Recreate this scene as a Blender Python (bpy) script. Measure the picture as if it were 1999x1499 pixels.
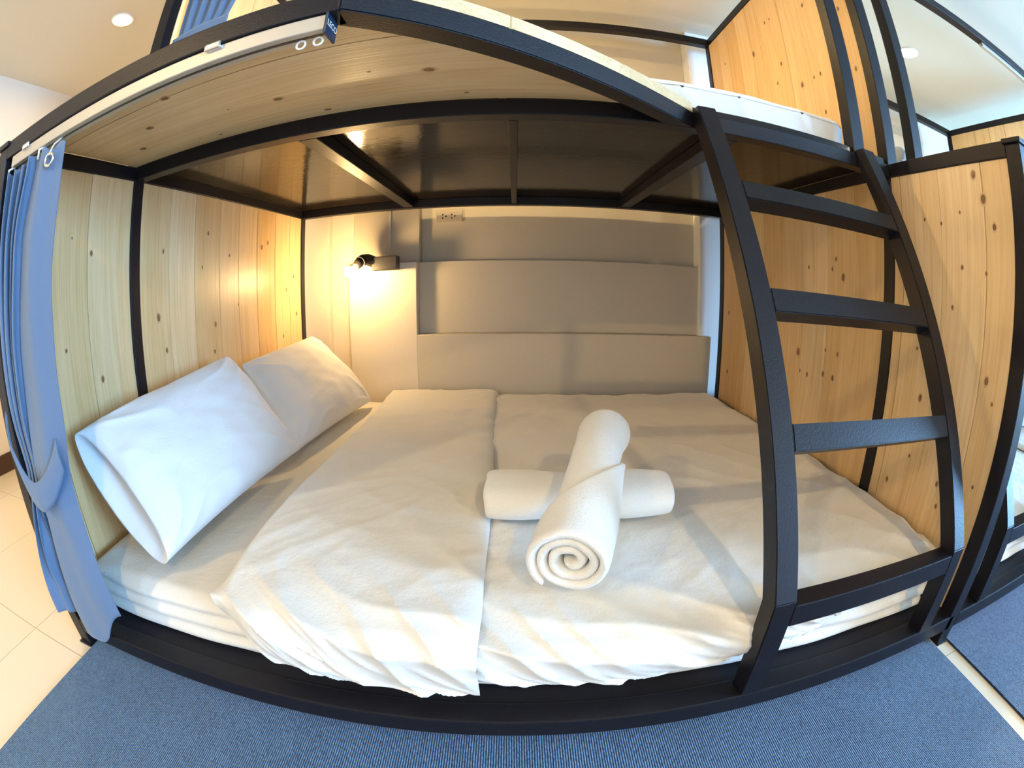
import bpy, bmesh, math, random
import numpy as np
from mathutils import Vector, Matrix, noise
for o in list(bpy.data.objects): bpy.data.objects.remove(o)
SC = bpy.context.scene
COL = bpy.context.collection
SC.render.engine = 'CYCLES'
PI = math.pi

# ------------------------------------------------------------------ camera (action-camera fisheye lens)
CAM = dict(cx=1.0508517, cy=-0.4980044, cz=0.7505149, yaw=-0.0238170, pitch=-0.2152288, roll=0.0021219,
           f=947.0418951, k2=-0.0715306, k4=0.0229004, k6=-0.0020409, ppx=1028.65, ppy=757.33)
W, H = 1999.0, 1499.0
th = np.linspace(0, 1.75, 400)
rmm = CAM['f']*(th + CAM['k2']*th**3 + CAM['k4']*th**5 + CAM['k6']*th**7)*36/W
kk = np.linalg.lstsq(np.stack([rmm, rmm**2, rmm**3, rmm**4], 1), th, rcond=None)[0]
cam = bpy.data.cameras.new('camera')
camo = bpy.data.objects.new('camera', cam); COL.objects.link(camo); SC.camera = camo
cam.type = 'PANO'; cam.panorama_type = 'FISHEYE_LENS_POLYNOMIAL'
cam.fisheye_fov = 3.6; cam.fisheye_polynomial_k0 = 0.0
for i_, v_ in enumerate(kk): setattr(cam, 'fisheye_polynomial_k%d' % (i_+1), -float(v_))
cam.sensor_width = 36; cam.sensor_fit = 'HORIZONTAL'
cam.shift_x = -(CAM['ppx']-999.5)/W; cam.shift_y = (CAM['ppy']-749.5)/H
cam.clip_start = 0.01
ya, pi_, ro = CAM['yaw'], CAM['pitch'], CAM['roll']
F = Vector((-math.sin(ya)*math.cos(pi_), math.cos(ya)*math.cos(pi_), math.sin(pi_)))
R0 = Vector((math.cos(ya), math.sin(ya), 0)); U0 = R0.cross(F)
R = R0*math.cos(ro)+U0*math.sin(ro); U = -R0*math.sin(ro)+U0*math.cos(ro)
camo.matrix_world = Matrix(((R[0],U[0],-F[0],CAM['cx']),(R[1],U[1],-F[1],CAM['cy']),(R[2],U[2],-F[2],CAM['cz']),(0,0,0,1)))

# ------------------------------------------------------------------ world, exposure, large lights
SC.view_settings.view_transform = 'Standard'; SC.view_settings.look = 'None'
SC.view_settings.gamma = 1.0; SC.view_settings.use_curve_mapping = False
SC.view_settings.exposure = 0.06
SC.cycles.use_denoising = True
SC.cycles.max_bounces = 8; SC.cycles.diffuse_bounces = 5; SC.cycles.glossy_bounces = 4
SC.cycles.sample_clamp_indirect = 4.0
wd = bpy.data.worlds.new('world'); SC.world = wd; wd.use_nodes = True
wd.node_tree.nodes['Background'].inputs[0].default_value = (0.45, 0.65, 1.0, 1)
wd.node_tree.nodes['Background'].inputs[1].default_value = 1.0

def area(name, loc, target, sx, sy, power, col, shape='RECTANGLE', spread=PI):
    l = bpy.data.lights.new(name, 'AREA'); l.shape = shape; l.size = sx; l.size_y = sy
    l.energy = power; l.color = col; l.spread = spread
    o = bpy.data.objects.new(name, l); COL.objects.link(o); o.location = loc
    o.rotation_euler = (Vector(target)-Vector(loc)).to_track_quat('-Z', 'Y').to_euler()
    return o
BLUE = (0.28, 0.57, 1.0); WARM = (1.0, 0.69, 0.31)
# daylight coming in through the two windows behind the camera, just inside their panes
area('daylight_window', (3.9, -2.93, 1.35), (3.0, 0, 1.0), 1.9, 1.5, 30, BLUE)
area('daylight_window', (0.0, -2.93, 1.35), (0.3, 0, 0.8), 1.5, 1.5, 24, (0.45, 0.68, 1.0))
area('daylight_window', (6.12, -1.6, 1.35), (1.0, 0.3, 0.9), 1.9, 1.5, 600, BLUE)
# recessed ceiling downlights (see DOWNLIGHTS below for the fittings)
DOWN = [(-0.886, 0.939, 0.45), (3.207, 1.221, 0.35), (-1.0, -1.9, 1.25), (1.75, -2.3, 1.3), (4.3, -2.2, 0.2), (0.90, 1.15, 0.62)]
ZC = 2.28
for (x_, y_, k_) in DOWN:
    area('downlight_lamp', (x_, y_, ZC-0.035), (x_, y_, 0), 0.09, 0.09, 38*k_, WARM if x_ < 2 else (1.0, .86, .68), 'DISK')
BULB = (0.268, 1.70, 0.832)

# ------------------------------------------------------------------ materials
def mat(name, col, rough=0.6, spec=0.5, metal=0.0, bump=None, sheen=0.0, coat=0.0, emit=None, trans=0.0, var=None):
    m = bpy.data.materials.new(name); m.use_nodes = True; nt = m.node_tree; b = nt.nodes['Principled BSDF']
    b.inputs['Base Color'].default_value = (*col, 1); b.inputs['Roughness'].default_value = rough
    b.inputs['Specular IOR Level'].default_value = spec; b.inputs['Metallic'].default_value = metal
    b.inputs['Sheen Weight'].default_value = sheen; b.inputs['Coat Weight'].default_value = coat
    b.inputs['Transmission Weight'].default_value = trans
    if emit: b.inputs['Emission Color'].default_value = (*emit[0], 1); b.inputs['Emission Strength'].default_value = emit[1]
    tc = nt.nodes.new('ShaderNodeTexCoord')
    if var:   # var=(scale, second colour)
        n = nt.nodes.new('ShaderNodeTexNoise'); n.inputs['Scale'].default_value = var[0]; n.inputs['Detail'].default_value = 5
        nt.links.new(tc.outputs['Object'], n.inputs['Vector'])
        r = nt.nodes.new('ShaderNodeValToRGB'); r.color_ramp.elements[0].position = .35; r.color_ramp.elements[1].position = .65
        r.color_ramp.elements[0].color = (*col, 1); r.color_ramp.elements[1].color = (*var[1], 1)
        nt.links.new(n.outputs['Fac'], r.inputs['Fac']); nt.links.new(r.outputs['Color'], b.inputs['Base Color'])
    if bump:  # list of (scale, distance, detail, stretch)
        prev = None
        for (sc, dist, det, st) in bump:
            mp = nt.nodes.new('ShaderNodeMapping'); mp.inputs['Scale'].default_value = st
            nt.links.new(tc.outputs['Object'], mp.inputs['Vector'])
            n = nt.nodes.new('ShaderNodeTexNoise'); n.inputs['Scale'].default_value = sc; n.inputs['Detail'].default_value = det
            nt.links.new(mp.outputs[0], n.inputs['Vector'])
            bp = nt.nodes.new('ShaderNodeBump'); bp.inputs['Distance'].default_value = dist; bp.inputs['Strength'].default_value = 1
            nt.links.new(n.outputs['Fac'], bp.inputs['Height'])
            if prev: nt.links.new(prev.outputs[0], bp.inputs['Normal'])
            prev = bp
        nt.links.new(prev.outputs[0], b.inputs['Normal'])
    return m

def wood(name, axis, c_light, c_mid, c_dark):
    m = bpy.data.materials.new(name); m.use_nodes = True; nt = m.node_tree; L = nt.links; b = nt.nodes['Principled BSDF']
    tc = nt.nodes.new('ShaderNodeTexCoord'); at = nt.nodes.new('ShaderNodeAttribute'); at.attribute_name = 'tone'
    mul = nt.nodes.new('ShaderNodeMath'); mul.operation = 'MULTIPLY'; mul.inputs[1].default_value = 37.0
    L.new(at.outputs['Fac'], mul.inputs[0])
    add = nt.nodes.new('ShaderNodeVectorMath'); add.operation = 'ADD'
    L.new(tc.outputs['Object'], add.inputs[0]); L.new(mul.outputs[0], add.inputs[1])
    def nz(s, det, dist, other):
        mp = nt.nodes.new('ShaderNodeMapping'); v = [other]*3; v['xyz'.index(axis)] = 1.0
        mp.inputs['Scale'].default_value = v; L.new(add.outputs[0], mp.inputs['Vector'])
        n = nt.nodes.new('ShaderNodeTexNoise'); n.inputs['Scale'].default_value = s; n.inputs['Detail'].default_value = det
        n.inputs['Distortion'].default_value = dist; L.new(mp.outputs[0], n.inputs['Vector']); return n
    broad = nz(1.6, 3, 1.2, 9.0); fine = nz(3.0, 6, 0.6, 60.0)
    r = nt.nodes.new('ShaderNodeValToRGB'); e = r.color_ramp.elements
    e[0].position = .30; e[0].color = (*c_light, 1); e[1].position = .72; e[1].color = (*c_mid, 1)
    L.new(broad.outputs['Fac'], r.inputs['Fac'])
    r2 = nt.nodes.new('ShaderNodeValToRGB'); e = r2.color_ramp.elements
    e[0].position = .45; e[0].color = (1, 1, 1, 1); e[1].position = .75; e[1].color = (.80, .70, .56, 1)
    L.new(fine.outputs['Fac'], r2.inputs['Fac'])
    mx = nt.nodes.new('ShaderNodeMix'); mx.data_type = 'RGBA'; mx.blend_type = 'MULTIPLY'; mx.inputs[0].default_value = .8
    L.new(r.outputs[0], mx.inputs[6]); L.new(r2.outputs[0], mx.inputs[7])
    mx2 = nt.nodes.new('ShaderNodeMix'); mx2.data_type = 'RGBA'; mx2.blend_type = 'MULTIPLY'
    mx2.inputs[7].default_value = (*c_dark, 1); L.new(at.outputs['Fac'], mx2.inputs[0]); L.new(mx.outputs[2], mx2.inputs[6])
    L.new(mx2.outputs[2], b.inputs['Base Color'])
    b.inputs['Roughness'].default_value = .38; b.inputs['Specular IOR Level'].default_value = .4
    bp = nt.nodes.new('ShaderNodeBump'); bp.inputs['Distance'].default_value = .0006
    L.new(fine.outputs['Fac'], bp.inputs['Height']); L.new(bp.outputs[0], b.inputs['Normal'])
    return m

M = {}
M['metal'] = mat('black_painted_steel', (.0085, .0075, .010), .40, .27, bump=[(260, .0004, 3, (1, 1, 1))])
M['wood_v'] = wood('pine_boards_upright', 'z', (.84, .65, .39), (.74, .53, .28), (.86, .77, .62))
M['wood_h'] = wood('pine_boards_lengthwise', 'x', (.84, .65, .38), (.74, .53, .27), (.86, .77, .62))
M['edge'] = mat('daylit_board_edge', (.82, .76, .66), .6, .3, var=(9, (.74, .64, .52)))  # board edge whitened in its colour to look lit by daylight
M['knot'] = mat('pine_knot', (.12, .05, .018), .5, var=(90, (.28, .14, .05)))
M['knot_ring'] = mat('pine_knot_halo', (.50, .33, .16), .5, var=(60, (.62, .44, .24)))
M['white'] = mat('white_cotton', (.77, .745, .67), .85, .25, sheen=.3, bump=[(9, .008, 6, (1, 1, 1)), (420, .0005, 2, (1, 1, 1))])
M['pillow'] = mat('white_pillow_cotton', (.74, .735, .72), .85, .25, sheen=.3, bump=[(7, .005, 5, (1, .6, 1)), (420, .0004, 2, (1, 1, 1))])
M['towel'] = mat('white_terry', (.80, .77, .69), .95, .1, sheen=.6, bump=[(600, .0012, 3, (1, 1, 1)), (14, .004, 3, (1, 1, 1))])
M['curtain'] = mat('grey_blue_curtain_cloth', (.115, .175, .275), .8, .25, sheen=.25, bump=[(500, .0004, 2, (1, 1, .3)), (12, .003, 3, (1, 1, .3))])
M['ply'] = mat('black_stained_plywood', (.011, .0085, .007), .12, .22, var=(6, (.022, .016, .011)), bump=[(30, .0006, 4, (1, 1, 1))])
M['board'] = mat('black_base_board', (.006, .005, .008), .6, .3)
M['wall'] = mat('cream_wall_paint', (.74, .68, .57), .6, .3, bump=[(120, .0006, 3, (1, 1, 1))])
M['daylit_wall'] = mat('daylit_wall_strip', (.88, .88, .86), .5, .4)  # brighter white stands in for daylight falling on the right wall strip
M['panel'] = mat('taupe_wall_paint', (.60, .55, .44), .6, .3, bump=[(160, .0008, 3, (1, 1, 1))])
M['ceil'] = mat('ceiling_paint', (.70, .68, .58), .75, .2)
M['brown'] = mat('dark_brown_baseboard', (.055, .026, .014), .45)
M['alu'] = mat('anodised_aluminium', (.50, .46, .38), .45, .5, metal=.5)
M['chrome'] = mat('chrome', (.8, .8, .8), .15, .5, metal=1.0)
M['plastic'] = mat('white_plastic', (.82, .78, .68), .4)
M['ivory'] = mat('ivory_plastic', (.52, .46, .36), .4)
M['dark'] = mat('dark_plastic', (.015, .013, .012), .4)
M['navy'] = mat('dark_blue_plastic', (.012, .03, .06), .3)
M['bulb'] = mat('lit_frosted_bulb', (1, .9, .7), .3, emit=((1.0, .64, .27), 450.0))
M['led'] = mat('lit_downlight_lens', (1, .9, .8), .3, emit=((1.0, .86, .62), 14.0))
M['glass'] = mat('window_glass', (.9, .95, 1), .02, .5, trans=1.0)

def tile_mat():
    m = mat('cream_floor_tile', (.72, .64, .50), .22, .5); nt = m.node_tree; b = nt.nodes['Principled BSDF']
    tc = nt.nodes.new('ShaderNodeTexCoord'); br = nt.nodes.new('ShaderNodeTexBrick')
    br.offset = 0.0; br.inputs['Scale'].default_value = 1.0; br.inputs['Brick Width'].default_value = .60; br.inputs['Row Height'].default_value = .60
    br.inputs['Mortar Size'].default_value = .0016; br.inputs['Color1'].default_value = (.72, .64, .50, 1)
    br.inputs['Color2'].default_value = (.70, .62, .48, 1); br.inputs['Mortar'].default_value = (.40, .34, .26, 1)
    mp = nt.nodes.new('ShaderNodeMapping'); mp.inputs['Location'].default_value = (.25, .05, 0)
    nt.links.new(tc.outputs['Object'], mp.inputs[0]); nt.links.new(mp.outputs[0], br.inputs[0]); nt.links.new(br.outputs['Color'], b.inputs['Base Color'])
    return m
def carpet_mat():
    m = mat('blue_ribbed_carpet', (.03, .06, .16), .95, .1, sheen=.3); nt = m.node_tree; b = nt.nodes['Principled BSDF']; L = nt.links
    tc = nt.nodes.new('ShaderNodeTexCoord')
    def nz(sc, st, det):
        mp = nt.nodes.new('ShaderNodeMapping'); mp.inputs['Scale'].default_value = st; L.new(tc.outputs['Object'], mp.inputs[0])
        n = nt.nodes.new('ShaderNodeTexNoise'); n.inputs['Scale'].default_value = sc; n.inputs['Detail'].default_value = det; L.new(mp.outputs[0], n.inputs[0]); return n
    wv = nt.nodes.new('ShaderNodeTexWave'); wv.bands_direction = 'X'; wv.inputs['Scale'].default_value = 72; wv.inputs['Distortion'].default_value = .8
    wv.inputs['Detail'].default_value = 1; L.new(tc.outputs['Object'], wv.inputs[0])
    n1 = nz(330, (1, .45, 1), 2); n2 = nz(5, (1, 1, 1), 3)
    mu = nt.nodes.new('ShaderNodeMath'); mu.operation = 'MULTIPLY'; L.new(wv.outputs['Fac'], mu.inputs[0]); L.new(n1.outputs['Fac'], mu.inputs[1])
    r = nt.nodes.new('ShaderNodeValToRGB'); e = r.color_ramp.elements
    e[0].position = .10; e[0].color = (.006, .032, .095, 1); e[1].position = .62; e[1].color = (.26, .50, .82, 1)
    L.new(mu.outputs[0], r.inputs[0])
    mx = nt.nodes.new('ShaderNodeMix'); mx.data_type = 'RGBA'; mx.blend_type = 'MULTIPLY'; mx.inputs[0].default_value = .35
    L.new(r.outputs[0], mx.inputs[6]); L.new(n2.outputs['Fac'], mx.inputs[7]); L.new(mx.outputs[2], b.inputs['Base Color'])
    bp = nt.nodes.new('ShaderNodeBump'); bp.inputs['Distance'].default_value = .004; L.new(mu.outputs[0], bp.inputs['Height']); L.new(bp.outputs[0], b.inputs['Normal'])
    return m
M['tile'] = tile_mat(); M['carpet'] = carpet_mat()

# ------------------------------------------------------------------ object helpers
ORIG = {}
def tag(o, label=None, cat=None, group=None, kind=None):
    if label: o['label'] = label
    if cat: o['category'] = cat
    if group: o['group'] = group
    if kind: o['kind'] = kind
    return o
def thing(name, loc, label, cat, group=None):
    o = bpy.data.objects.new(name, None); COL.objects.link(o); o.location = loc; o.empty_display_size = .05
    ORIG[o] = Vector(loc); return tag(o, label, cat, group)
def obj(name, bm, m, parent=None, smooth=False, loc=None):
    """world-coordinate bmesh -> one mesh object; origin at its parent's world origin (or at loc)."""
    org = ORIG[parent] if parent is not None else Vector(loc or (0, 0, 0))
    bmesh.ops.translate(bm, verts=bm.verts, vec=-org)
    bmesh.ops.recalc_face_normals(bm, faces=bm.faces)
    me = bpy.data.meshes.new(name); bm.to_mesh(me); bm.free()
    for mm in (m if isinstance(m, (list, tuple)) else [m]): me.materials.append(mm)
    if smooth: me.polygons.foreach_set('use_smooth', [True]*len(me.polygons))
    o = bpy.data.objects.new(name, me); COL.objects.link(o)
    if parent is not None: o.parent = parent
    else: o.location = org
    ORIG[o] = org
    return o
def NB(): return bmesh.new()
def box(bm, x0, x1, y0, y1, z0, z1, bev=0.0, mi=0, tone=None):
    r = bmesh.ops.create_cube(bm, size=1.0)
    vs = r['verts']
    for v in vs: v.co = Vector(((x0+x1)/2+v.co.x*(x1-x0), (y0+y1)/2+v.co.y*(y1-y0), (z0+z1)/2+v.co.z*(z1-z0)))
    fs = set(f for v in vs for f in v.link_faces)
    if bev > 0:
        es = list(set(e for v in vs for e in v.link_edges))
        rr = bmesh.ops.bevel(bm, geom=es, offset=bev, segments=2, affect='EDGES', profile=.5)
        fs = set(rr['faces']) | set(f for f in fs if f.is_valid)
    for f in fs: f.material_index = mi
    if tone is not None:
        lay = bm.verts.layers.float.get('tone') or bm.verts.layers.float.new('tone')
        for v in set(v for f in fs for v in f.verts): v[lay] = tone
    return fs
def prism(bm, pts, axis, a0, a1, bev=0.0, mi=0):
    """polygon pts (in the two other axes, in xyz order) extruded along axis."""
    def mk(p, a):
        c = list(p); c.insert('xyz'.index(axis), a); return Vector(c)
    v0 = [bm.verts.new(mk(p, a0)) for p in pts]; v1 = [bm.verts.new(mk(p, a1)) for p in pts]
    n = len(pts); fs = [bm.faces.new(v0), bm.faces.new(v1)]
    for i in range(n): fs.append(bm.faces.new((v0[i], v0[(i+1) % n], v1[(i+1) % n], v1[i])))
    for f in fs: f.material_index = mi
    if bev:
        es = list(set(e for f in fs for e in f.edges))
        bmesh.ops.recalc_face_normals(bm, faces=fs)
        rr = bmesh.ops.bevel(bm, geom=es, offset=bev, segments=2, affect='EDGES')
    return fs
def tube(bm, pts, rad, seg=12, mi=0, cap=True):
    pts = [Vector(p) for p in pts]; n = len(pts); rads = rad if isinstance(rad, (list, tuple)) else [rad]*n
    rings = []; up = None
    for i, p in enumerate(pts):
        t = (pts[min(i+1, n-1)]-pts[max(i-1, 0)]).normalized()
        if up is None: up = t.orthogonal().normalized()
        up = (up - t*up.dot(t)).normalized(); w = t.cross(up)
        rings.append([bm.verts.new(p+(up*math.cos(2*PI*k/seg)+w*math.sin(2*PI*k/seg))*rads[i]) for k in range(seg)])
    for a, b in zip(rings, rings[1:]):
        for k in range(seg):
            f = bm.faces.new((a[k], a[(k+1) % seg], b[(k+1) % seg], b[k])); f.material_index = mi; f.smooth = True
    if cap:
        for r in (rings[0], rings[-1]): f = bm.faces.new(r); f.material_index = mi
def lathe(bm, c, axis, prof, seg=24, mi=0):
    """prof = [(distance along axis, radius)]"""
    c = Vector(c); t = Vector(axis).normalized(); u = t.orthogonal().normalized(); w = t.cross(u); rings = []
    for (d, r) in prof:
        rings.append([bm.verts.new(c+t*d+(u*math.cos(2*PI*k/seg)+w*math.sin(2*PI*k/seg))*max(r, 1e-4)) for k in range(seg)])
    for a, b in zip(rings, rings[1:]):
        for k in range(seg):
            f = bm.faces.new((a[k], a[(k+1) % seg], b[(k+1) % seg], b[k])); f.material_index = mi; f.smooth = True
    for r in (rings[0], rings[-1]):
        f = bm.faces.new(r); f.material_index = mi
def torus(bm, c, axis, R_, r_, n=24, m=8, mi=0):
    c = Vector(c); t = Vector(axis).normalized(); u = t.orthogonal().normalized(); w = t.cross(u); g = []
    for i in range(n):
        a = 2*PI*i/n; d = u*math.cos(a)+w*math.sin(a)
        g.append([bm.verts.new(c+d*(R_+r_*math.cos(2*PI*j/m))+t*r_*math.sin(2*PI*j/m)) for j in range(m)])
    for i in range(n):
        for j in range(m):
            f = bm.faces.new((g[i][j], g[(i+1) % n][j], g[(i+1) % n][(j+1) % m], g[i][(j+1) % m])); f.smooth = True; f.material_index = mi
def grid(bm, nu, nv, fn, mi=0):
    vs = [[bm.verts.new(fn(i/(nu-1), j/(nv-1))) for j in range(nv)] for i in range(nu)]
    for i in range(nu-1):
        for j in range(nv-1):
            f = bm.faces.new((vs[i][j], vs[i+1][j], vs[i+1][j+1], vs[i][j+1])); f.smooth = True; f.material_index = mi
    return vs
def solid(o, t, off=-1.0):
    m = o.modifiers.new('thickness', 'SOLIDIFY'); m.thickness = t; m.offset = off; return o
def nz(x, y, z=0.0, s=1.0): return noise.noise(Vector((x*s, y*s, z*s)))
def knots(bm, plane, val, sgn, lst, stretch=1.45):
    """knots of the timber: thin inlaid ovals lying on the board face."""
    for (a, b, r) in lst:
        r *= .50
        for (q, mi, off) in ((1.5, 2, .0003), (1.0, 1, .0006)):
            vs = []
            for k in range(14):
                t = 2*PI*k/14; wob = 1+.18*nz(a*9+math.cos(t), b*9+math.sin(t), q)
                da = r*q*math.cos(t)*wob; db = r*q*math.sin(t)*wob*(stretch if plane == 'x' else 1)
                if plane == 'z': da *= stretch
                vs.append(bm.verts.new((val+sgn*off, a+da, b+db) if plane == 'x' else (a+da, b+db, val+sgn*off)))
            f = bm.faces.new(vs); f.material_index = mi

# ------------------------------------------------------------------ the room
def struct(name, bm, m): return tag(obj(name, bm, m), kind='structure')
b = NB(); box(b, -1.85, 6.2, -3.0, 2.0, -0.08, 0.0); struct('floor', b, M['tile'])
b = NB(); box(b, -1.95, 6.3, -3.1, 2.1, ZC, ZC+.08); struct('ceiling', b, M['ceil'])
b = NB(); box(b, -1.95, -1.85, -3.1, 2.1, 0, ZC); struct('wall_left', b, M['wall'])
b = NB(); box(b, 6.2, 6.3, -.6, 2.1, 0, ZC); box(b, 6.2, 6.3, -3.1, -2.6, 0, ZC); box(b, 6.2, 6.3, -2.6, -.6, 0, .55); box(b, 6.2, 6.3, -2.6, -.6, 2.15, ZC); struct('wall_right', b, M['wall'])
def back_relief(xo):
    b = NB()
    box(b, xo-.12, xo+.10, 1.83, 1.98, 0, ZC, .002)
    box(b, xo+.10, xo+.225, 1.875, 1.98, 0, ZC, .002)
    box(b, xo+.225, xo+.575, 1.80, 1.98, 0, .868, .003)
    return b
b = NB(); box(b, -1.95, 6.3, 1.97, 2.1, 0, ZC); struct('wall_back', b, M['wall'])
for i_, xo in enumerate((0.0,)):
    struct('trim_%d' % (1+2*i_), back_relief(xo), M['wall'])
    b = NB(); box(b, 1.985, 2.6, 1.835, 1.98, 0, ZC, .002); struct('trim_3', b, M['daylit_wall'])
    b = NB()
    box(b, xo+.225, xo+.575, 1.875, 1.98, .868, ZC, .003)
    box(b, xo+.575, xo+2.045, 1.80, 1.98, 0, .512, .003)
    box(b, xo+.575, xo+1.985, 1.862, 1.98, .512, .868, .003)
    box(b, xo+.575, xo+1.985, 1.93, 1.98, .868, ZC, .003)
    struct('trim_%d' % (2+2*i_), b, M['panel'])
b = NB(); box(b, -1.85, -1.835, -3.0, 1.97, 0, .105, .003); struct('baseboard_left', b, M['brown'])
# front wall (behind the camera) with two window openings
b = NB()
wins = [(-.8, .8), (2.9, 4.9)]
xs = [-1.95, -.8, .8, 2.9, 4.9, 6.3]
box(b, -1.95, -.8, -3.1, -3.0, 0, ZC); box(b, .8, 2.9, -3.1, -3.0, 0, ZC); box(b, 4.9, 6.3, -3.1, -3.0, 0, ZC)
for (a0, a1) in wins: box(b, a0, a1, -3.1, -3.0, 0, .55); box(b, a0, a1, -3.1, -3.0, 2.15, ZC)
struct('wall_front', b, M['wall'])
for i_, (a0, a1) in enumerate(wins):
    b = NB()
    for (p, q, r, s) in ((a0, a0+.05, .55, 2.15), (a1-.05, a1, .55, 2.15), (a0, a1, .55, .60), (a0, a1, 2.10, 2.15), ((a0+a1)/2-.025, (a0+a1)/2+.025, .6, 2.1)):
        box(b, p, q, -3.07, -3.02, r, s, .004)
    wn = struct('window_%d' % (i_+1), b, M['metal'])
    b = NB(); box(b, a0+.05, a1-.05, -3.05, -3.045, .6, 2.1); obj('pane', b, M['glass'], wn)

b = NB()
for (p, q, r, s_) in ((-2.6, -2.55, .55, 2.15), (-.65, -.6, .55, 2.15), (-2.6, -.6, .55, .60), (-2.6, -.6, 2.10, 2.15), (-1.625, -1.575, .6, 2.1)):
    box(b, 6.22, 6.27, p, q, r, s_, .004)
wn = struct('window_3', b, M['metal'])
b = NB(); box(b, 6.245, 6.25, -2.55, -.65, .6, 2.1); obj('pane', b, M['glass'], wn)

# ------------------------------------------------------------------ bunk beds
KN = {'L': [(0.319, 0.915, 0.0093), (0.214, 0.686, 0.0074), (0.338, 0.594, 0.011), (0.608, 0.723, 0.016), (0.637, 0.921, 0.009), (0.638, 0.621, 0.0108), (0.856, 0.871, 0.008), (0.932, 0.67, 0.0124), (0.916, 0.575, 0.0103), (0.891, 0.99, 0.0102), (1.295, 0.957, 0.0146), (1.35, 0.978, 0.0124), (1.037, 0.915, 0.0087), (1.101, 0.728, 0.0089), (1.489, 0.56, 0.0105), (1.641, 0.651, 0.0139), (1.534, 0.771, 0.0106), (1.615, 0.83, 0.011), (0.245, 0.952, 0.0045)],
'R': [(0.134, 1.032, 0.0156), (0.105, 0.967, 0.0111), (0.73, 0.831, 0.0166), (0.791, 0.857, 0.0095), (0.77, 0.89, 0.0094), (0.938, 0.863, 0.0082), (0.988, 0.557, 0.0189), (0.813, 0.589, 0.0077), (0.74, 0.585, 0.0112), (0.966, 0.492, 0.0083), (0.915, 0.487, 0.0102), (0.815, 0.508, 0.0117), (0.756, 0.506, 0.0132), (0.135, 0.863, 0.0069), (0.216, 0.874, 0.0072), (0.247, 0.777, 0.0073), (0.111, 0.629, 0.0124), (0.083, 0.584, 0.0068), (0.334, 0.54, 0.0123), (0.369, 0.661, 0.0062), (0.335, 0.385, 0.0063), (0.208, 0.354, 0.009), (0.086, 0.392, 0.0071), (0.405, 0.294, 0.01), (0.19, 0.302, 0.0076), (0.288, 1.114, 0.0108), (0.159, 1.092, 0.0131), (0.217, 1.005, 0.0059), (0.286, 0.98, 0.006), (0.348, 0.993, 0.0062), (1.629, 0.65, 0.0137), (1.615, 0.367, 0.0138)],
'U': [(1.074, 1.943, 0.0103), (1.03, 1.94, 0.0076), (1.22, 1.841, 0.0185), (1.006, 1.696, 0.0119), (0.883, 1.551, 0.0154), (0.757, 1.553, 0.0104), (0.799, 1.553, 0.0085), (1.058, 1.623, 0.0095), (0.763, 1.402, 0.0101), (0.773, 1.872, 0.0115), (0.558, 1.5, 0.0114), (0.572, 1.748, 0.0124), (1.524, 1.923, 0.0089)],
'D': [(0.39, 0.167, 0.0131), (0.253, 0.27, 0.0137), (0.137, 0.368, 0.0138), (0.573, 0.332, 0.0133), (0.643, 0.446, 0.0103), (0.348, 0.445, 0.0072), (0.456, 0.315, 0.0038), (0.141, 0.49, 0.0065), (0.897, 0.158, 0.0119), (0.893, 0.31, 0.015), (0.95, 0.438, 0.006), (1.022, 0.481, 0.0074), (0.785, 0.289, 0.0043)]}
PW = .044                       # square tube
YF, YB = .478, 1.70             # front faces of the middle and the back posts
ZR0, ZR1 = .042, .086           # base rail
ZB0, ZB1 = 1.120, 1.160         # upper bunk beams
ZT0, ZT1 = 2.125, 2.170         # top frame
X1, X2, X3 = 2.06, 4.164, 4.208
BV = .0025
rng = random.Random(4)
def planks(y0, y1, z0, z1, xa, xb, seams, kn=None, face=None, both=False):
    b = NB(); e = [y0]+[s for s in seams if y0+.02 < s < y1-.02]+[y1]
    for a, c in zip(e, e[1:]): box(b, xa, xb, a+rng.choice((.0005, .0015, .0021)), c-rng.choice((.0005, .0013)), z0, z1, .0012, 0, rng.random())
    box(b, (xa+xb)/2-.003, (xa+xb)/2+.003, y0+.001, y1-.001, z0+.001, z1-.001, 0, 3)
    if kn: knots(b, 'x', face[0], face[1], [k for k in kn if y0+.01 < k[0] < y1-.01 and z0+.01 < k[1] < z1-.01])
    return b
M['seam'] = mat('board_joint_shade', (.030, .018, .010), .9, .1)  # dark backing strip imitates the shadow between boards
WM = [M['wood_v'], M['knot'], M['knot_ring'], M['seam']]

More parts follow.
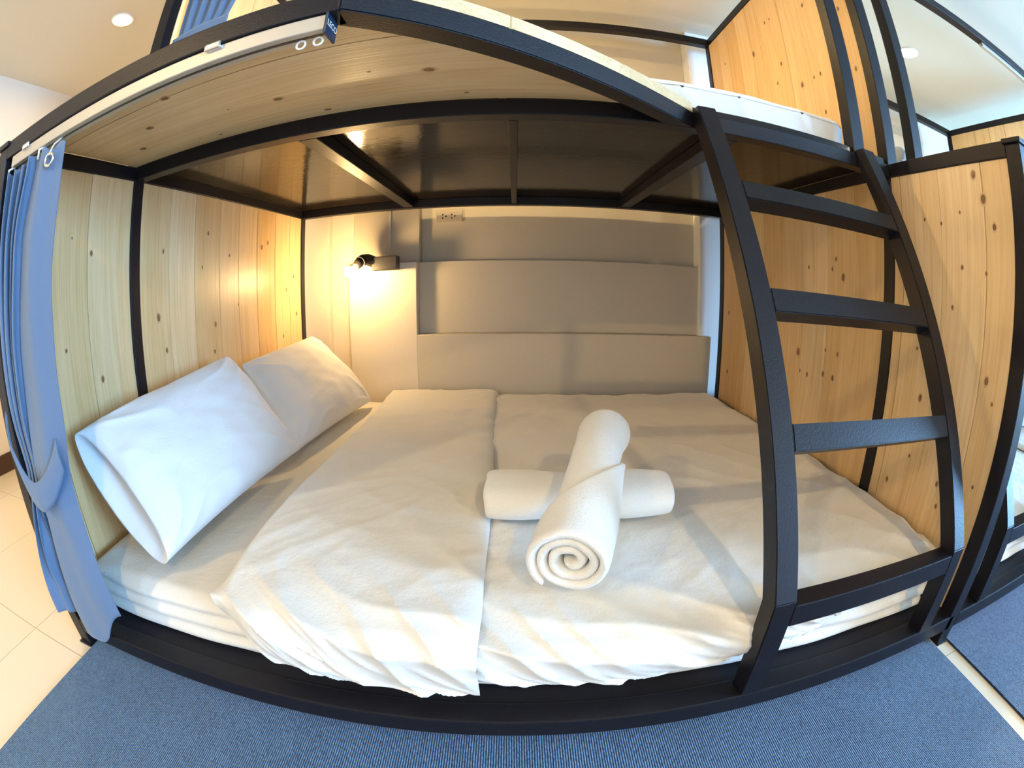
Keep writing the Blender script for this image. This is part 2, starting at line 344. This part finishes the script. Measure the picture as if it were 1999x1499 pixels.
def side_frame(root, xa, faceside, knl, knu, seams_lo, seams_hi, front=True):
    """one end wall of a bunk: posts, beams and boards between x=xa and xa+PW."""
    xb = xa+PW
    b = NB(); box(b, xa, xb, 0, PW, 0, 1.150, BV); p = obj('post', b, M['metal'], root)
    b = NB(); box(b, xa-.006, xb+.006, -.006, PW+.006, 1.150, 1.162, .002); obj('post_cap', b, M['metal'], p)
    b = NB(); box(b, xa-.004, xb+.004, -.008, PW+.004, 0, .006, .002); obj('foot_plate', b, M['metal'], p)
    b = NB(); box(b, xa, xb, YF, YF+PW, ZR1-.03, ZT0, BV); obj('post', b, M['metal'], root)
    b = NB(); box(b, xa, xb, YB, YB+PW, 0, ZT0, BV); obj('post', b, M['metal'], root)
    b = NB(); box(b, xa, xb, PW, YF, ZB0, ZB1, BV); obj('side_beam', b, M['metal'], root)
    b = NB(); box(b, xa, xb, YF+PW, YB, ZB0, ZB1, BV); obj('side_beam', b, M['metal'], root)
    b = NB(); box(b, xa, xb, YF, YB+PW, ZT0, ZT1, BV); obj('top_beam', b, M['metal'], root)
    b = NB(); box(b, xa, xb, PW, YB, ZR0, ZR1, BV); obj('side_beam', b, M['metal'], root)
    fx = [(xb-.004, 1), (xa+.004, -1)][faceside]
    px0, px1 = xa+.004, xb-.004
    obj('side_panel', planks(PW, YF, ZR1, ZB0, px0, px1, seams_lo, knl, fx), WM, root)
    obj('side_panel', planks(YF+PW, YB, ZR1, ZB0, px0, px1, seams_lo, knl, fx), WM, root)
    obj('side_panel', planks(YF+PW, YB, ZB1, ZT0, px0, px1, seams_hi, knu, fx), WM, root)

def ladder(root, xl, xr):
    b = NB()
    L_ = None
    o = None
    def strg(x0):
        b = NB()
        pts = [(0, ZR1), (0, .300), (.447, 1.168), (YF-.001, 1.168), (YF-.001, 1.128), (.044, .2865), (.044, ZR1)]
        prism(b, pts, 'x', x0, x0+PW, .002); return b
    lad = bpy.data.objects.new('ladder', None); COL.objects.link(lad); lad.parent = root
    org = Vector((xl, 0, ZR1)); lad.location = org-ORIG[root]; ORIG[lad] = org; lad.empty_display_size = .05
    obj('stringer', strg(xl), M['metal'], lad); obj('stringer', strg(xr), M['metal'], lad)
    dy, dz = .447/math.hypot(.447, .868), .868/math.hypot(.447, .868)
    for zc in (.956, .744, .534):
        s = (zc-.300)/.868*.447; h = .0225
        c = [(s-dy*h, zc-dz*h), (s+dy*h, zc+dz*h), (s+dy*h+dz*PW, zc+dz*h-dy*PW), (s-dy*h+dz*PW, zc-dz*h-dy*PW)]
        b = NB(); prism(b, c, 'x', xl+PW, xr, .002); obj('rung', b, M['metal'], lad)
    b = NB(); box(b, xl+PW, xr, 0, PW, .247, .291, .002); obj('rung', b, M['metal'], lad)

def bunk(x0, mirror, label, x_end_wall_new=True):
    """x0..x0+2.06 is the clear length; mirror=True puts the ladder at the left end."""
    L = 2.06
    fx = (lambda x: x0+L-x) if mirror else (lambda x: x0+x)
    def bx(b, a, c, *r, **k): p, q = sorted((fx(a), fx(c))); box(b, p, q, *r, **k)
    root = thing('bunk_bed', (x0+L/2, .87, 0), label, 'bunk bed')
    b = NB(); bx(b, -.0 if not mirror else 0, L+PW/2 if not mirror else L, 0, .048, ZR0, ZR1, .003); obj('base_rail', b, M['metal'], root)
    b = NB(); bx(b, 0, L, YB, YB+PW, ZR0, ZR1, BV); obj('base_rail', b, M['metal'], root)
    b = NB(); bx(b, 0, L, .048, YB, .062, .078, .001); obj('base_board', b, M['board'], root)
    # upper bunk frame
    b = NB(); bx(b, 0, L, YF, YF+PW, ZB0, ZB1, BV); obj('front_beam', b, M['metal'], root)
    b = NB(); bx(b, 0, L, YB, YB+PW, ZB0, ZB1, BV); obj('back_beam', b, M['metal'], root)
    b = NB(); bx(b, 0, .83, 0, PW, ZB0, ZB1, BV); obj('outer_beam', b, M['metal'], root)
    d = Vector((.61, .478)); d.normalize(); n = Vector((-d.y, d.x))*PW
    s0 = Vector((.83, 0)); s1 = Vector((1.44, YF))
    pts = [s0, s1, (s1.x-n.length/d.y*1.0, YF), (.83-.0315+n.x*.0, PW)]
    pts = [(s0.x-.0, 0), (1.44, YF-.0005), (1.44-PW/d.y, YF-.0005), (s0.x+PW*d.x/d.y-PW/d.y, PW)]
    b = NB(); prism(b, [(fx(p[0]), p[1]) for p in pts], 'z', ZB0, ZB1, .002); obj('slanted_beam', b, M['metal'], root)
    for hx in (.535, 1.035, 1.535):
        b = NB(); bx(b, hx-.003, hx+(.045 if hx != 1.035 else .02), YF+PW+.012, YB, ZB0+.004, ZB1, BV); obj('cross_beam', b, M['metal'], root)
    b = NB(); bx(b, 0, L, YF+PW, YF+PW+.03, ZB1-.006, ZB1-.001, .001); obj('angle_strip', b, M['metal'], root)
    b = NB(); bx(b, .0, L, YF+.01, YB+.175, ZB1, ZB1+.018, .001); obj('plywood_deck', b, M['ply'], root)
    # pine overhang of the upper bunk: boards running lengthwise, cut off along the slanted beam
    b = NB(); lay = b.verts.layers.float.new('tone')
    xe = lambda y: .83+(1.44-.83)*(y/YF)
    for (ya_, yb_) in ((PW, .1645), (.1670, .3222), (.3226, .4775)):
        t = rng.random()*.6
        fs = prism(b, [(fx(-.0), ya_), (fx(xe(ya_)), ya_), (fx(xe(yb_)), yb_), (fx(-.0), yb_)], 'z', ZB1, ZB1+.026)
        for v in set(v for f in fs for v in f.verts): v[lay] = t
    if not mirror: knots(b, 'z', ZB1, -1, KN['D'])
    obj('overhang_boards', b, [M['wood_h'], M['knot'], M['knot_ring']], root)
    q0, q1 = .062, YF+.02
    dn = Vector((-d.y, d.x))
    pts = [(.83+(q0-.03)/d.y*d.x*1.0-.03, q0), (1.44-.062+.03, q1), (1.44-.062+.03-.012, q1), (.83+(q0-.03)/d.y*d.x-.03-.012, q0)]
    b = NB(); lay = b.verts.layers.float.new('tone')
    prism(b, [(fx(p[0]), p[1]) for p in pts], 'z', ZB1, ZB1+.046, .001)
    obj('edge_board', b, M['edge'], root)
    # top frame
    b = NB(); bx(b, 0, L, YB, YB+PW, ZT0, ZT1, BV); obj('top_beam', b, M['metal'], root)
    b = NB(); bx(b, 0, L, .61, .61+PW, ZT0, ZT1, BV); obj('top_beam', b, M['metal'], root)
    b = NB(); bx(b, 1.80, L, YF, YF+PW, ZT0, ZT1, BV); obj('top_beam', b, M['metal'], root)
    # grab post beside the ladder
    b = NB(); bx(b, 1.922, 1.966, YF, YF+PW, ZB1, ZT0, BV); obj('grab_post', b, M['metal'], root)
    if mirror: ladder(root, fx(1.971), fx(1.44)-PW)
    else: ladder(root, fx(1.44), fx(1.927))
    # aluminium curtain track under the outer beam
    b = NB(); bx(b, .03, .812, .004, .036, 1.094, 1.119, .002)
    bx(b, .03, .812, .016, .022, 1.0935, 1.0945, 0, 1)
    tr = obj('curtain_track', b, [M['alu'], M['dark']], root)
    for hx in (.09, .62):
        b = NB(); bx(b, hx, hx+.030, -.004, .008, 1.112, 1.124, .003); obj('bracket', b, M['chrome'], tr)
    b = NB(); bx(b, .812, .816, .001, .039, 1.086, 1.124, .001); ec = obj('end_cap', b, M['navy'], tr)
    if not mirror:
        cu = bpy.data.curves.new('lettering', 'FONT'); cu.body = 'LECO'; cu.size = .014; cu.extrude = .0002; cu.align_x = 'CENTER'
        tmp = bpy.data.objects.new('lettering_curve', cu); COL.objects.link(tmp); bpy.context.view_layer.update()
        me = bpy.data.meshes.new_from_object(tmp.evaluated_get(bpy.context.evaluated_depsgraph_get())); bpy.data.objects.remove(tmp); bpy.data.curves.remove(cu)
        to = bpy.data.objects.new('lettering', me); COL.objects.link(to); me.materials.clear(); me.materials.append(M['plastic'])
        to.parent = ec; to.location = Vector((.8165, .020, 1.100))-ORIG[ec]; to.rotation_euler = (PI/2, 0, PI/2)
    for hx in (.775, .80):
        b = NB(); torus(b, (fx(hx), .019, 1.084), (0, 1, 0), .0065, .0016); obj('runner', b, M['plastic'], tr)
    # track of the upper bunk
    b = NB(); bx(b, .05, 1.0, .622, .644, ZT0-.022, ZT0, .002); obj('curtain_track', b, M['alu'], root)
    return root

bed1 = bunk(0.0, False, 'black steel and pine bunk bed with white bedding and a ladder, filling the picture')
side_frame(bed1, -PW, 0, KN['L'], None, [.155, .305, .46, .668, .810, .968, 1.105, 1.255, 1.42, 1.57], [.668, .81, .968, 1.105, 1.255, 1.42])
side_frame(bed1, X1, 1, KN['R'], KN['U'], [.135, .288, .44, .66, .815, .97, 1.12, 1.28, 1.44], [.64, .82, .955, 1.15, 1.232, 1.36, 1.473, 1.58])
bed2 = bunk(X1+PW, True, 'neighbouring black steel bunk bed at the right edge of the picture')
side_frame(bed2, X2, 1, None, None, [.135, .288, .44, .66, .815, .97, 1.12, 1.28, 1.44], [.64, .82, .955, 1.15, 1.30, 1.45])

# ------------------------------------------------------------------ bedding
def sstep(a, b, x): t = min(1, max(0, (x-a)/(b-a))); return t*t*(3-2*t)
def mattress(x0, mirror, label, y0, y1, z0, z1, name='mattress', folds=True, xr=2.035):
    fx = (lambda x: x0+2.06-x) if mirror else (lambda x: x0+x)
    b = NB(); nu, nv = 150, 60; rr = .035; a0, a1 = .018, xr
    # path round the section: front bottom -> front top -> back top -> back bottom
    path = [(y0+.012, z0)]+[(y0+.003-.004*k/9, z0+.008+.075*k/9) for k in range(10)]
    for k in range(7): t = k/6*PI/2; path.append((y0+rr-rr*math.cos(t), z1-rr+rr*math.sin(t)))
    for k in range(1, 16): path.append((y0+rr+(y1-y0-2*rr)*k/16, z1))
    for k in range(7): t = k/6*PI/2; path.append((y1-rr+rr*math.sin(t), z1-rr+rr*math.cos(t)))
    path.append((y1, z0))
    def P(i, j, n):
        x = a0+(a1-a0)*i; y, z = path[j]
        # rounded ends
        e = min(x-a0, a1-x); q = max(0, 1-e/.035)
        if q > 0:
            s = .035*(1-math.sqrt(max(0, 1-q*q)))
            y += s if y < (y0+y1)/2 else -s
            z -= s if z > (z0+z1)/2 else 0
        if folds and j < 15:   # lengthwise tucks of the sheet on the front side
            zz = (path[j][1]-z0)
            y += .007*math.sin(zz*150+3*nz(x*2, 1)+x*2)*sstep(0, .02, zz) + .006*nz(x*7, zz*20, 3)
        if not folds:
            g = (1-abs(math.sin(x*19+2.0*nz(x*4, 1)+(path[j][1]-z0)*9)))**2*(.35+abs(nz(x*3, 9))*1.6)
            y -= .008*g*(1-sstep(9, 17, j))*sstep(0, 3, j)
        if j >= 15: z += .004*nz(x*4, y*4, 2)+.003*nz(x*13, y*9, 7)
        return Vector((fx(x), y, z))
    rows = [[b.verts.new(P(i/(nu-1), j, 0)) for j in range(len(path))] for i in range(nu)]
    for i in range(nu-1):
        for j in range(len(path)-1):
            f = b.faces.new((rows[i][j], rows[i+1][j], rows[i+1][j+1], rows[i][j+1])); f.smooth = True
    b.faces.new(rows[0]); b.faces.new(rows[-1])
    for i in range(nu-1): b.faces.new((rows[i][0], rows[i+1][0], rows[i+1][-1], rows[i][-1]))
    o = obj(name, b, M['white'], loc=(fx(1.03), (y0+y1)/2, z0)); tag(o, label, 'mattress'); return o

mattress(0, False, 'lower mattress in a white fitted sheet, under the pillows and duvet', .092, 1.735, .079, .203)

def duvet(x0, mirror, label):
    fx = (lambda x: x0+2.06-x) if mirror else (lambda x: x0+x)
    root = thing('duvet', (fx(1.25), .9, .205), label, 'duvet')
    XR = 2.052
    def shape(u, v, xl, zt, ov, seed, lfold):
        """u across (x), v from hem at the front (0) over the top to the back (1)."""
        yb = 1.79
        # left edge drifts: x=.41 at the back, .51 at the front
        x_l = xl(v)
        x = x_l+(XR-x_l)*u if not lfold else x_l+(.985+.012*math.sin(v*5)-x_l)*u
        zh = .128+.09*sstep(1.25, 1.95, x)          # hem height rises towards the ladder
        zh -= .016*math.exp(-((x-.9)/.16)**2) if lfold else 0
        zh += .007*nz(x*9, seed)
        if lfold: zh += .055*(1-sstep(0, .10, x-x_l))
        # cross section in (y, z)
        kn = [(0, (.066, zh)), (.03, (.046, zh+.014)), (.065, (.034, zh*.55+zt*.45)), (.10, (.040, zh*.22+zt*.78)), (.14, (.070, zt-.020)), (.20, (.140, zt-.006)), (.30, (.29, zt+.003)), (.45, (.56, zt+.007)), (1.0, (yb, zt-.016))]
        vk = [q_[0] for q_ in kn]; yk = [q_[1][0] for q_ in kn]; zk = [q_[1][1] for q_ in kn]
        sm = [max(0.0, v+d_*min(1, v/.03+.02)) for d_ in (-.03, -.02, -.01, 0, .01, .02, .03)]
        y = float(np.mean(np.interp(sm, vk, yk))); z = float(np.mean(np.interp(sm, vk, zk)))
        front = 1-sstep(.10, .34, v)
        # corner at the foot end rounds off and back
        if x > 1.80 and not lfold:
            q = min(1, (x-1.80)/.25); s = .15*(1-math.sqrt(max(0, 1-q*q))); y += s*(1-sstep(.2, .6, v))
        y -= ov*front
        # puffiness, dips and wrinkles
        z += .010*nz(x*2.2+seed, y*2.4)+.005*nz(x*6, y*5+seed)
        a = x*.75+y*.65; c = -x*.65+y*.75
        def rdg(p_, q_): return (1-min(1, abs(nz(p_, q_))*3.2))**2
        z += (.0050*rdg(a*1.6+seed, c*4.5)+.0036*rdg(c*3+seed, a*8+3))*(1 if not lfold else .75)*sstep(.1, .3, v)
        z += .0018*rdg(a*5+seed, c*12)*sstep(.1, .3, v)
        # gathered folds fanning down the front side
        ph = x*62+7*nz(x*3+seed, v*4)+v*60
        cf = (.15+.85*sstep(0, .16, x-x_l)) if lfold else 1.0
        amp = .017*front*cf*(.35+1.1*abs(nz(x*3.1, seed+2)))
        rs = (1-abs(math.sin(ph*.5)))**1.6
        y -= amp*rs; z += .45*amp*rs
        w = x*14+v*38+4*nz(x*2.5, seed+5)
        rs = (1-abs(math.sin(w)))**1.5
        y -= .013*front*cf*rs; z += .008*front*cf*rs
        rs = (1-abs(math.sin(x*58+v*95+5*nz(x*5, seed+8, v*5))))**2
        y -= .006*front*cf*rs*abs(nz(x*6, v*6, seed))*3
        # edges fall to the sheet
        el = (x-x_l); z -= (z-.208)*(1-sstep(-.01, .05, el))*.95*sstep(.1, .25, v)
        if v < .25: z -= 0
        z = max(z, .209) if y > .14 and not lfold else z
        if y > 1.7: z -= (y-1.7)*.3
        er = XR-x
        if not lfold: z -= .03*(1-sstep(0, .07, er))
        return Vector((fx(x), y, z))
    b = NB(); grid(b, 260, 170, lambda u, v: shape(u, v**1.25, lambda q: .60, .250, 0, 1.3, False))
    o = obj('duvet_cover', b, M['white'], root)
    b = NB()
    def fold(u, v):
        vv = v**1.25
        p = shape(u, vv, lambda q: .525-.115*q-.02*math.sin(q*6), .275, .014, 5.7, True)
        e = 1-u     # the folded edge on the right rolls down onto the lower layer
        we = .050+.015*nz(vv*6, 3); qe = max(0, 1-e*.5/we)
        p.z -= (.030*(1-math.sqrt(max(0, 1-qe*qe))))*(.6+.4*sstep(.3, .8, vv))*sstep(.05, .16, vv)
        p.x += (-1 if mirror else 1)*.006*nz(vv*9, 1.7)*u*u
        if vv < .14: p.x += (-.0 if mirror else .0)
        # left edge rounds inward at the front
        el = u*.5
        if vv < .2: 
            s = .06*(1-sstep(0, .11, el))*(1-sstep(.05, .2, vv)); p.y += s*.7
        return p
    grid(b, 150, 190, fold)
    f = obj('turned_back_fold', b, M['white'], root)
    f['label'] = 'thicker double layer folded back over the pillow end'
    # thin piped seam running down the fold
    return root
duvet(0, False, 'crumpled white duvet spread over the lower mattress, turned back at the pillow end')

def pillow(c, label, bulge, seed, pinch=.035, loc=None, open_end=0.0):
    """c = four corner points: bottom-front, bottom-back, top-back, top-front."""
    c = [Vector(p) for p in c]; nrm = (c[1]-c[0]).cross(c[3]-c[0]).normalized()
    if nrm.x < 0: nrm = -nrm
    b = NB(); n = 70
    def side(sg):
        def fn(u, v):
            uu, vv = 2*u-1, 2*v-1
            # pull the edges in between the corners
            pu = uu*(1-pinch*(1-vv*vv)*abs(uu)**6*.0) ; pv = vv
            pu = uu*(1-pinch*(1-abs(vv)**2)*abs(uu)**3); pv = vv*(1-pinch*(1-abs(uu)**2)*abs(vv)**3)
            s, t = (pu+1)/2, (pv+1)/2
            p = c[0]*(1-s)*(1-t)+c[1]*s*(1-t)+c[2]*s*t+c[3]*(1-s)*t
            h = (max(0, 1-abs(uu)**3.2)**.48)*(max(0, 1-abs(vv)**3.2)**.48)
            w = 0
            if open_end and uu < -.55:
                q = (-.55-uu)/.45; e = math.sqrt(max(0, 1-vv*vv))
                if sg < 0: h = h*(1-q)+open_end*e*q if q < 1 else open_end*e; h = max(h, open_end*e*q)
                else: h = max(h, .22*e*q); s += .035*q*q*e; p = c[0]*(1-s)*(1-t)+c[1]*s*(1-t)+c[2]*s*t+c[3]*(1-s)*t
            # creases radiating from the corners
            for (cu, cv) in ((-1, -1), (1, -1), (1, 1), (-1, 1)):
                du, dv = uu-cu, vv-cv; r = math.hypot(du, dv)+1e-6; an = math.atan2(dv, du)
                w += .0055*((1-abs(math.sin(an*5.5+seed*3+cu*2+1.5*nz(r*2, an))))**2*2-.6)*math.exp(-(r/.70)**2)*min(1, r*3)
            w += .010*nz(uu*1.3+seed, vv*1.6)+.004*nz(uu*5, vv*4+seed)
            return p+nrm*(sg*bulge*h+w*min(1, h*2.2)*(1 if sg > 0 else .4))
        return fn
    grid(b, n, n, side(1)); grid(b, n, n, side(-1))
    if open_end:
        f1, f2 = side(1), side(-1); inw = (c[1]-c[0]).normalized()
        grid(b, 12, n, lambda u, v: f1(0.0, v).lerp(f2(0.0, v), u)+inw*(.045*math.sin(u*PI)*math.sin(v*PI)))
    bmesh.ops.remove_doubles(b, verts=b.verts, dist=.0012)
    o = obj('pillow', b, M['pillow'], loc=loc or ((c[0]+c[1])/2))
    tag(o, label, 'pillow', 'white pillows leaning on the pine end wall')
    m = o.modifiers.new('s', 'SUBSURF'); m.levels = 1; m.render_levels = 1
    return o
pillow([(.325, .135, .245), (.365, .835, .262), (.135, .80, .575), (.095, .135, .515)],
       'large white pillow nearest the curtain, in front of the other one', .082, 1.0, open_end=.95)
pillow([(.325, .86, .235), (.385, 1.605, .232), (.105, 1.575, .545), (.085, .955, .520)],
       'white pillow leaning in the back corner below the lamp', .078, 2.4)

# ------------------------------------------------------------------ towels
def towel(name_label, axis_pts, rads, turns, thick, seam, flat=1.0, tw=0.0, loc=None, side=Vector((0, 0, 1))):
    """rolled towel: spiral section swept along the axis; the last turn ends further round as it goes, so its edge runs diagonally."""
    pts = [Vector(p) for p in axis_pts]; n = len(pts); b = NB(); NS = 110
    rows = []
    for i, p in enumerate(pts):
        t = (pts[min(i+1, n-1)]-pts[max(i-1, 0)]).normalized()
        up = (Vector((0, 0, 1))-t*t.z).normalized(); w = t.cross(up)
        k = i/(n-1); row = []
        endang = seam(k)
        for j in range(NS):
            q = j/(NS-1); ang = q*turns*2*PI+endang-turns*2*PI
            r = rads[i]*(.10+.90*q**.8)
            r *= 1+.02*nz(ang*1.3, k*4)
            row.append(b.verts.new(p+up*(math.sin(ang)*r*flat)+w*(math.cos(ang)*r)+t*(.006*nz(ang, k*3+2) - (.012*(1-q) if k < .5 else -.012*(1-q))*-1)))
        rows.append(row)
    for a, c in zip(rows, rows[1:]):
        for j in range(NS-1):
            f = b.faces.new((a[j], a[j+1], c[j+1], c[j])); f.smooth = True
    o = obj('rolled_towel', b, M['towel'], loc=loc or pts[0]); solid(o, thick, 0)
    m = o.modifiers.new('b', 'SUBSURF'); m.levels = 1; m.render_levels = 1
    tag(o, name_label, 'towel', 'rolled white towels crossed on the duvet'); return o
NA = 16
towel('flatter rolled white towel lying lengthwise beneath the other towel',
      [(.985+.395*k/(NA-1), .425-.012*k/(NA-1), .319) for k in range(NA)], [.078+.006*math.sin(k*.7) for k in range(NA)],
      2.6, .016, lambda k: -2.0+.3*k, flat=.56)
def rb(k): return .066-.016*sstep(.10, .60, k)+.008*sstep(.7, .92, k)-.034*sstep(.92, 1.0, k)
towel('rolled white towel with a spiral end, laid across the top of the flat one',
      [(1.128+.128*k/(NA-1), .115+.40*k/(NA-1), .340+.097*sstep(0, .78, k/(NA-1)*1.0)) for k in range(NA)], [rb(k/(NA-1)) for k in range(NA)],
      3.0, .0175, lambda k: 4.15-7.0*k, flat=.92)

# ------------------------------------------------------------------ upper bedding
def upper_mattress(x0, mirror, label):
    o = mattress(x0, mirror, label, .55, 1.69, 1.1785, 1.285, folds=False, xr=1.96)
    return o
upper_mattress(0, False, 'mattress in a white sheet on the upper bunk above the ladder')
mattress(X1+PW, True, 'mattress in a white sheet on the lower bunk of the neighbouring bed', .10, 1.69, .079, .203)
upper_mattress(X1+PW, True, 'mattress in a white sheet on the upper bunk of the neighbouring bed')
duvet(X1+PW, True, 'white duvet on the lower bunk of the neighbouring bed at the right edge')

# ------------------------------------------------------------------ curtains
def lerp(a, b, t): return a+(b-a)*t
def lower_curtain():
    root = thing('curtain', (.09, -.01, .09), 'grey-blue curtain tied back at the left front of the lower bunk', 'curtain')
    def tab(z, rows):
        rows = sorted(rows)
        if z <= rows[0][0]: return rows[0][1]
        for (z0, v0), (z1, v1) in zip(rows, rows[1:]):
            if z <= z1: return lerp(v0, v1, sstep(z0, z1, z))
        return rows[-1][1]
    def fn(s, t):
        hem = .072+.095*sstep(.72, 1.0, s) if s > .55 else lerp(.125, .105, sstep(.3, .55, s))
        z = lerp(1.076, hem, t); k = 1-sstep(.14, .48, z)
        xb = tab(z, [(.08, .050), (.42, .080), (.69, .112), (.90, .134), (1.08, .170)])
        xr = tab(z, [(.10, .240), (.30, .222), (.45, .218), (.60, .243), (.80, .250), (1.0, .268), (1.08, .268)])
        g = math.exp(-((z-.47)/.09)**2)
        ye = lerp(.004, -.014, k)
        if s < .55:
            q = s/.55; x = lerp(lerp(.010, -.052, k), xb, q)
            am = lerp(.026, .011, k)*(1-.55*g); fq = lerp(4.25, 2.0, k)
            y = lerp(lerp(.018, -.030, k), ye, sstep(.75, 1, q))+am*math.sin(q*fq*2*PI+.4+.6*nz(z*2, q*3))*(1-sstep(.9, 1, q))
            x += .010*math.sin(q*fq*4*PI)*(1-k)*(1-sstep(.85, 1, q))
            if k > 0: y += .040*k*sstep(.62, .80, q)*(1-sstep(.88, 1.0, q))   # dark gap behind the hanging tail
        else:
            q = (s-.55)/.45; x = lerp(xb, xr, q)
            y = lerp(ye, .012-.010*k, q)-.012*math.sin(q*PI)*(1+.4*nz(z*3, 1))-.0035*math.sin(q*9+z*4)-.012*g*math.sin(q*PI)
        z += .006*math.sin(s*9*PI)*max(0, 1-t*30)
        return Vector((x, y, z))
    b = NB(); grid(b, 220, 110, fn); solid(obj('curtain_cloth', b, M['curtain'], root), .0018, 0)
    # tie-back band looping in front
    b = NB()
    def band(s, t):
        sk = [0, .2, .4, .52, .65, .82, 1]; ss = [min(1, max(0, s+d_)) for d_ in (-.08, -.04, 0, .04, .08)]
        x = float(np.mean(np.interp(ss, sk, [.008, .042, .080, .112, .150, .195, .232])))
        z = float(np.mean(np.interp(ss, sk, [.610, .540, .485, .463, .470, .508, .562])))
        y = -.034+.028*sstep(.55, 1.0, s)
        if s < .2: y += .02*(1-s/.2)
        wdt = lerp(.010, .060, sstep(0, .45, s))
        return Vector((x+.004*t, y-.003*math.sin(t*PI), z-wdt*t))
    grid(b, 50, 8, band); solid(obj('tie_back', b, M['curtain'], root), .003, 0)
    b = NB(); torus(b, (.240, -.008, 1.048), (.25, -1, 0), .0115, .0032); e = obj('eyelet', b, M['chrome'], root)
    b = NB(); tube(b, [(.240, -.010, 1.059), (.241, -.002, 1.078), (.242, .019, 1.096)], .0018, 6); obj('cord_hook', b, M['plastic'], e)
    for hx in (.175, .03, -.03):
        b = NB(); tube(b, [(hx, .0, 1.068), (hx, .0, 1.088), (hx+.004, .015, 1.095)], .0025, 6); obj('cord_hook', b, M['plastic'], e)
    # stitched hem line
    return root
lower_curtain()
def upper_curtain():
    root = thing('curtain', (.10, .50, 1.19), 'grey-blue curtain gathered by a band on the upper bunk, top left', 'curtain')
    def fn(s, t):
        z = lerp(2.04, 1.195, t); g = math.exp(-((z-1.56)/.09)**2)
        xr = lerp(.215, .245, sstep(1.56, 2.0, z)); xl = .02
        if z < 1.5: xr = lerp(.215, .10, sstep(1.55, 1.2, z)); xl = .004
        x = lerp(xl, lerp(.24, .2, g) if z > 1.5 else lerp(.15, .2, sstep(1.2, 1.5, z)), s)
        y = .534+.010*math.sin(s*5*2*PI)*(1-.6*g)
        return Vector((x, y, z))
    b = NB(); grid(b, 140, 60, fn); solid(obj('curtain_cloth', b, M['curtain'], root), .0018, 0)
    b = NB(); grid(b, 30, 6, lambda s, t: Vector((lerp(.010, .225, s), .520+.004*math.cos(s*PI*2), lerp(1.60, 1.53, t)+.02*s)))
    solid(obj('tie_back', b, M['curtain'], root), .003, 0)
upper_curtain()

# ------------------------------------------------------------------ lamp, outlet, downlights
def wall_lamp():
    root = thing('wall_lamp', (.43, 1.80, .865), 'small black wall lamp with a lit bare bulb on the pillar', 'lamp')
    b = NB(); box(b, .365, .492, 1.735, 1.800, .832, .900, .004); obj('base', b, M['dark'], root)
    b = NB(); tube(b, [(.385, 1.765, .868), (.362, 1.755, .880), (.345, 1.735, .888), (.332, 1.705, .886), (.325, 1.675, .874)], [.026, .028, .029, .028, .027], 16); obj('elbow', b, M['dark'], root)
    b = NB(); lathe(b, (.325, 1.677, .876), (-.50, -.70, -.80), [(0, .024), (.012, .024), (.030, .020), (.036, .014)], 20); obj('socket', b, M['dark'], root)
    b = NB(); lathe(b, (.306, 1.634, .846), (-.45, -.62, -.75), [(0, .012), (.006, .017), (.012, .023), (.020, .028), (.030, .028), (.039, .022), (.046, .013), (.049, .002)], 24)
    o = obj('bulb', b, M['bulb'], root, True); o.visible_shadow = True
    b = NB(); tube(b, [(.424, 1.79, .900), (.424, 1.83, .925), (.424, 1.868, .96), (.424, 1.869, 1.10), (.424, 1.869, 1.16)], .0055, 10); tube(b, [(.424, 1.785, .896), (.424, 1.80, .918)], .010, 10); obj('cable', b, M['plastic'], root)
wall_lamp()
def outlet():
    root = thing('power_outlet', (.717, 1.93, 1.103), 'flat two-socket power outlet high on the wall behind the lower bunk', 'outlet')
    b = NB(); box(b, .650, .785, 1.921, 1.930, 1.073, 1.133, .003); obj('cover_plate', b, M['ivory'], root)
    for cx_ in (.692, .738):
        b = NB()
        for (dx, dz) in ((-.008, .009), (-.008, -.009), (.009, 0)): lathe(b, (cx_+dx, 1.9215, 1.103+dz), (0, -1, 0), [(0, .0042), (.0012, .0042)], 12)
        obj('socket', b, M['dark'], root)
outlet()
LAB = ['round ceiling downlight at the upper left, beyond the curtain', 'round ceiling downlight at the upper right, above the neighbouring bunk',
       'round ceiling downlight left behind the camera', 'round ceiling downlight in the middle of the aisle', 'round ceiling downlight over the right side of the aisle', 'round ceiling downlight above the upper bunk']
for (x_, y_, k_), lb in zip(DOWN, LAB):
    root = thing('downlight', (x_, y_, ZC), lb, 'ceiling light', 'round downlights in the ceiling')
    b = NB(); torus(b, (x_, y_, ZC-.004), (0, 0, 1), .062, .006, 32); obj('trim_ring', b, M['plastic'], root)
    b = NB(); lathe(b, (x_, y_, ZC-.001), (0, 0, -1), [(0, .056), (.006, .054), (.014, .040), (.018, .010)], 28); obj('lens', b, M['led'], root, True)

# ------------------------------------------------------------------ carpets
def rug(x0, x1, label):
    b = NB(); box(b, x0, x1, -2.6, .30, 0.0005, .008, .002)
    o = obj('rug', b, M['carpet'], loc=((x0+x1)/2, -1.2, 0)); tag(o, label, 'rug', 'blue ribbed rugs in front of the bunks')
rug(.012, 2.045, 'blue ribbed rug on the tiles in front of the main bunk bed')
rug(2.10, 4.15, 'blue ribbed rug in front of the neighbouring bunk at the right edge')
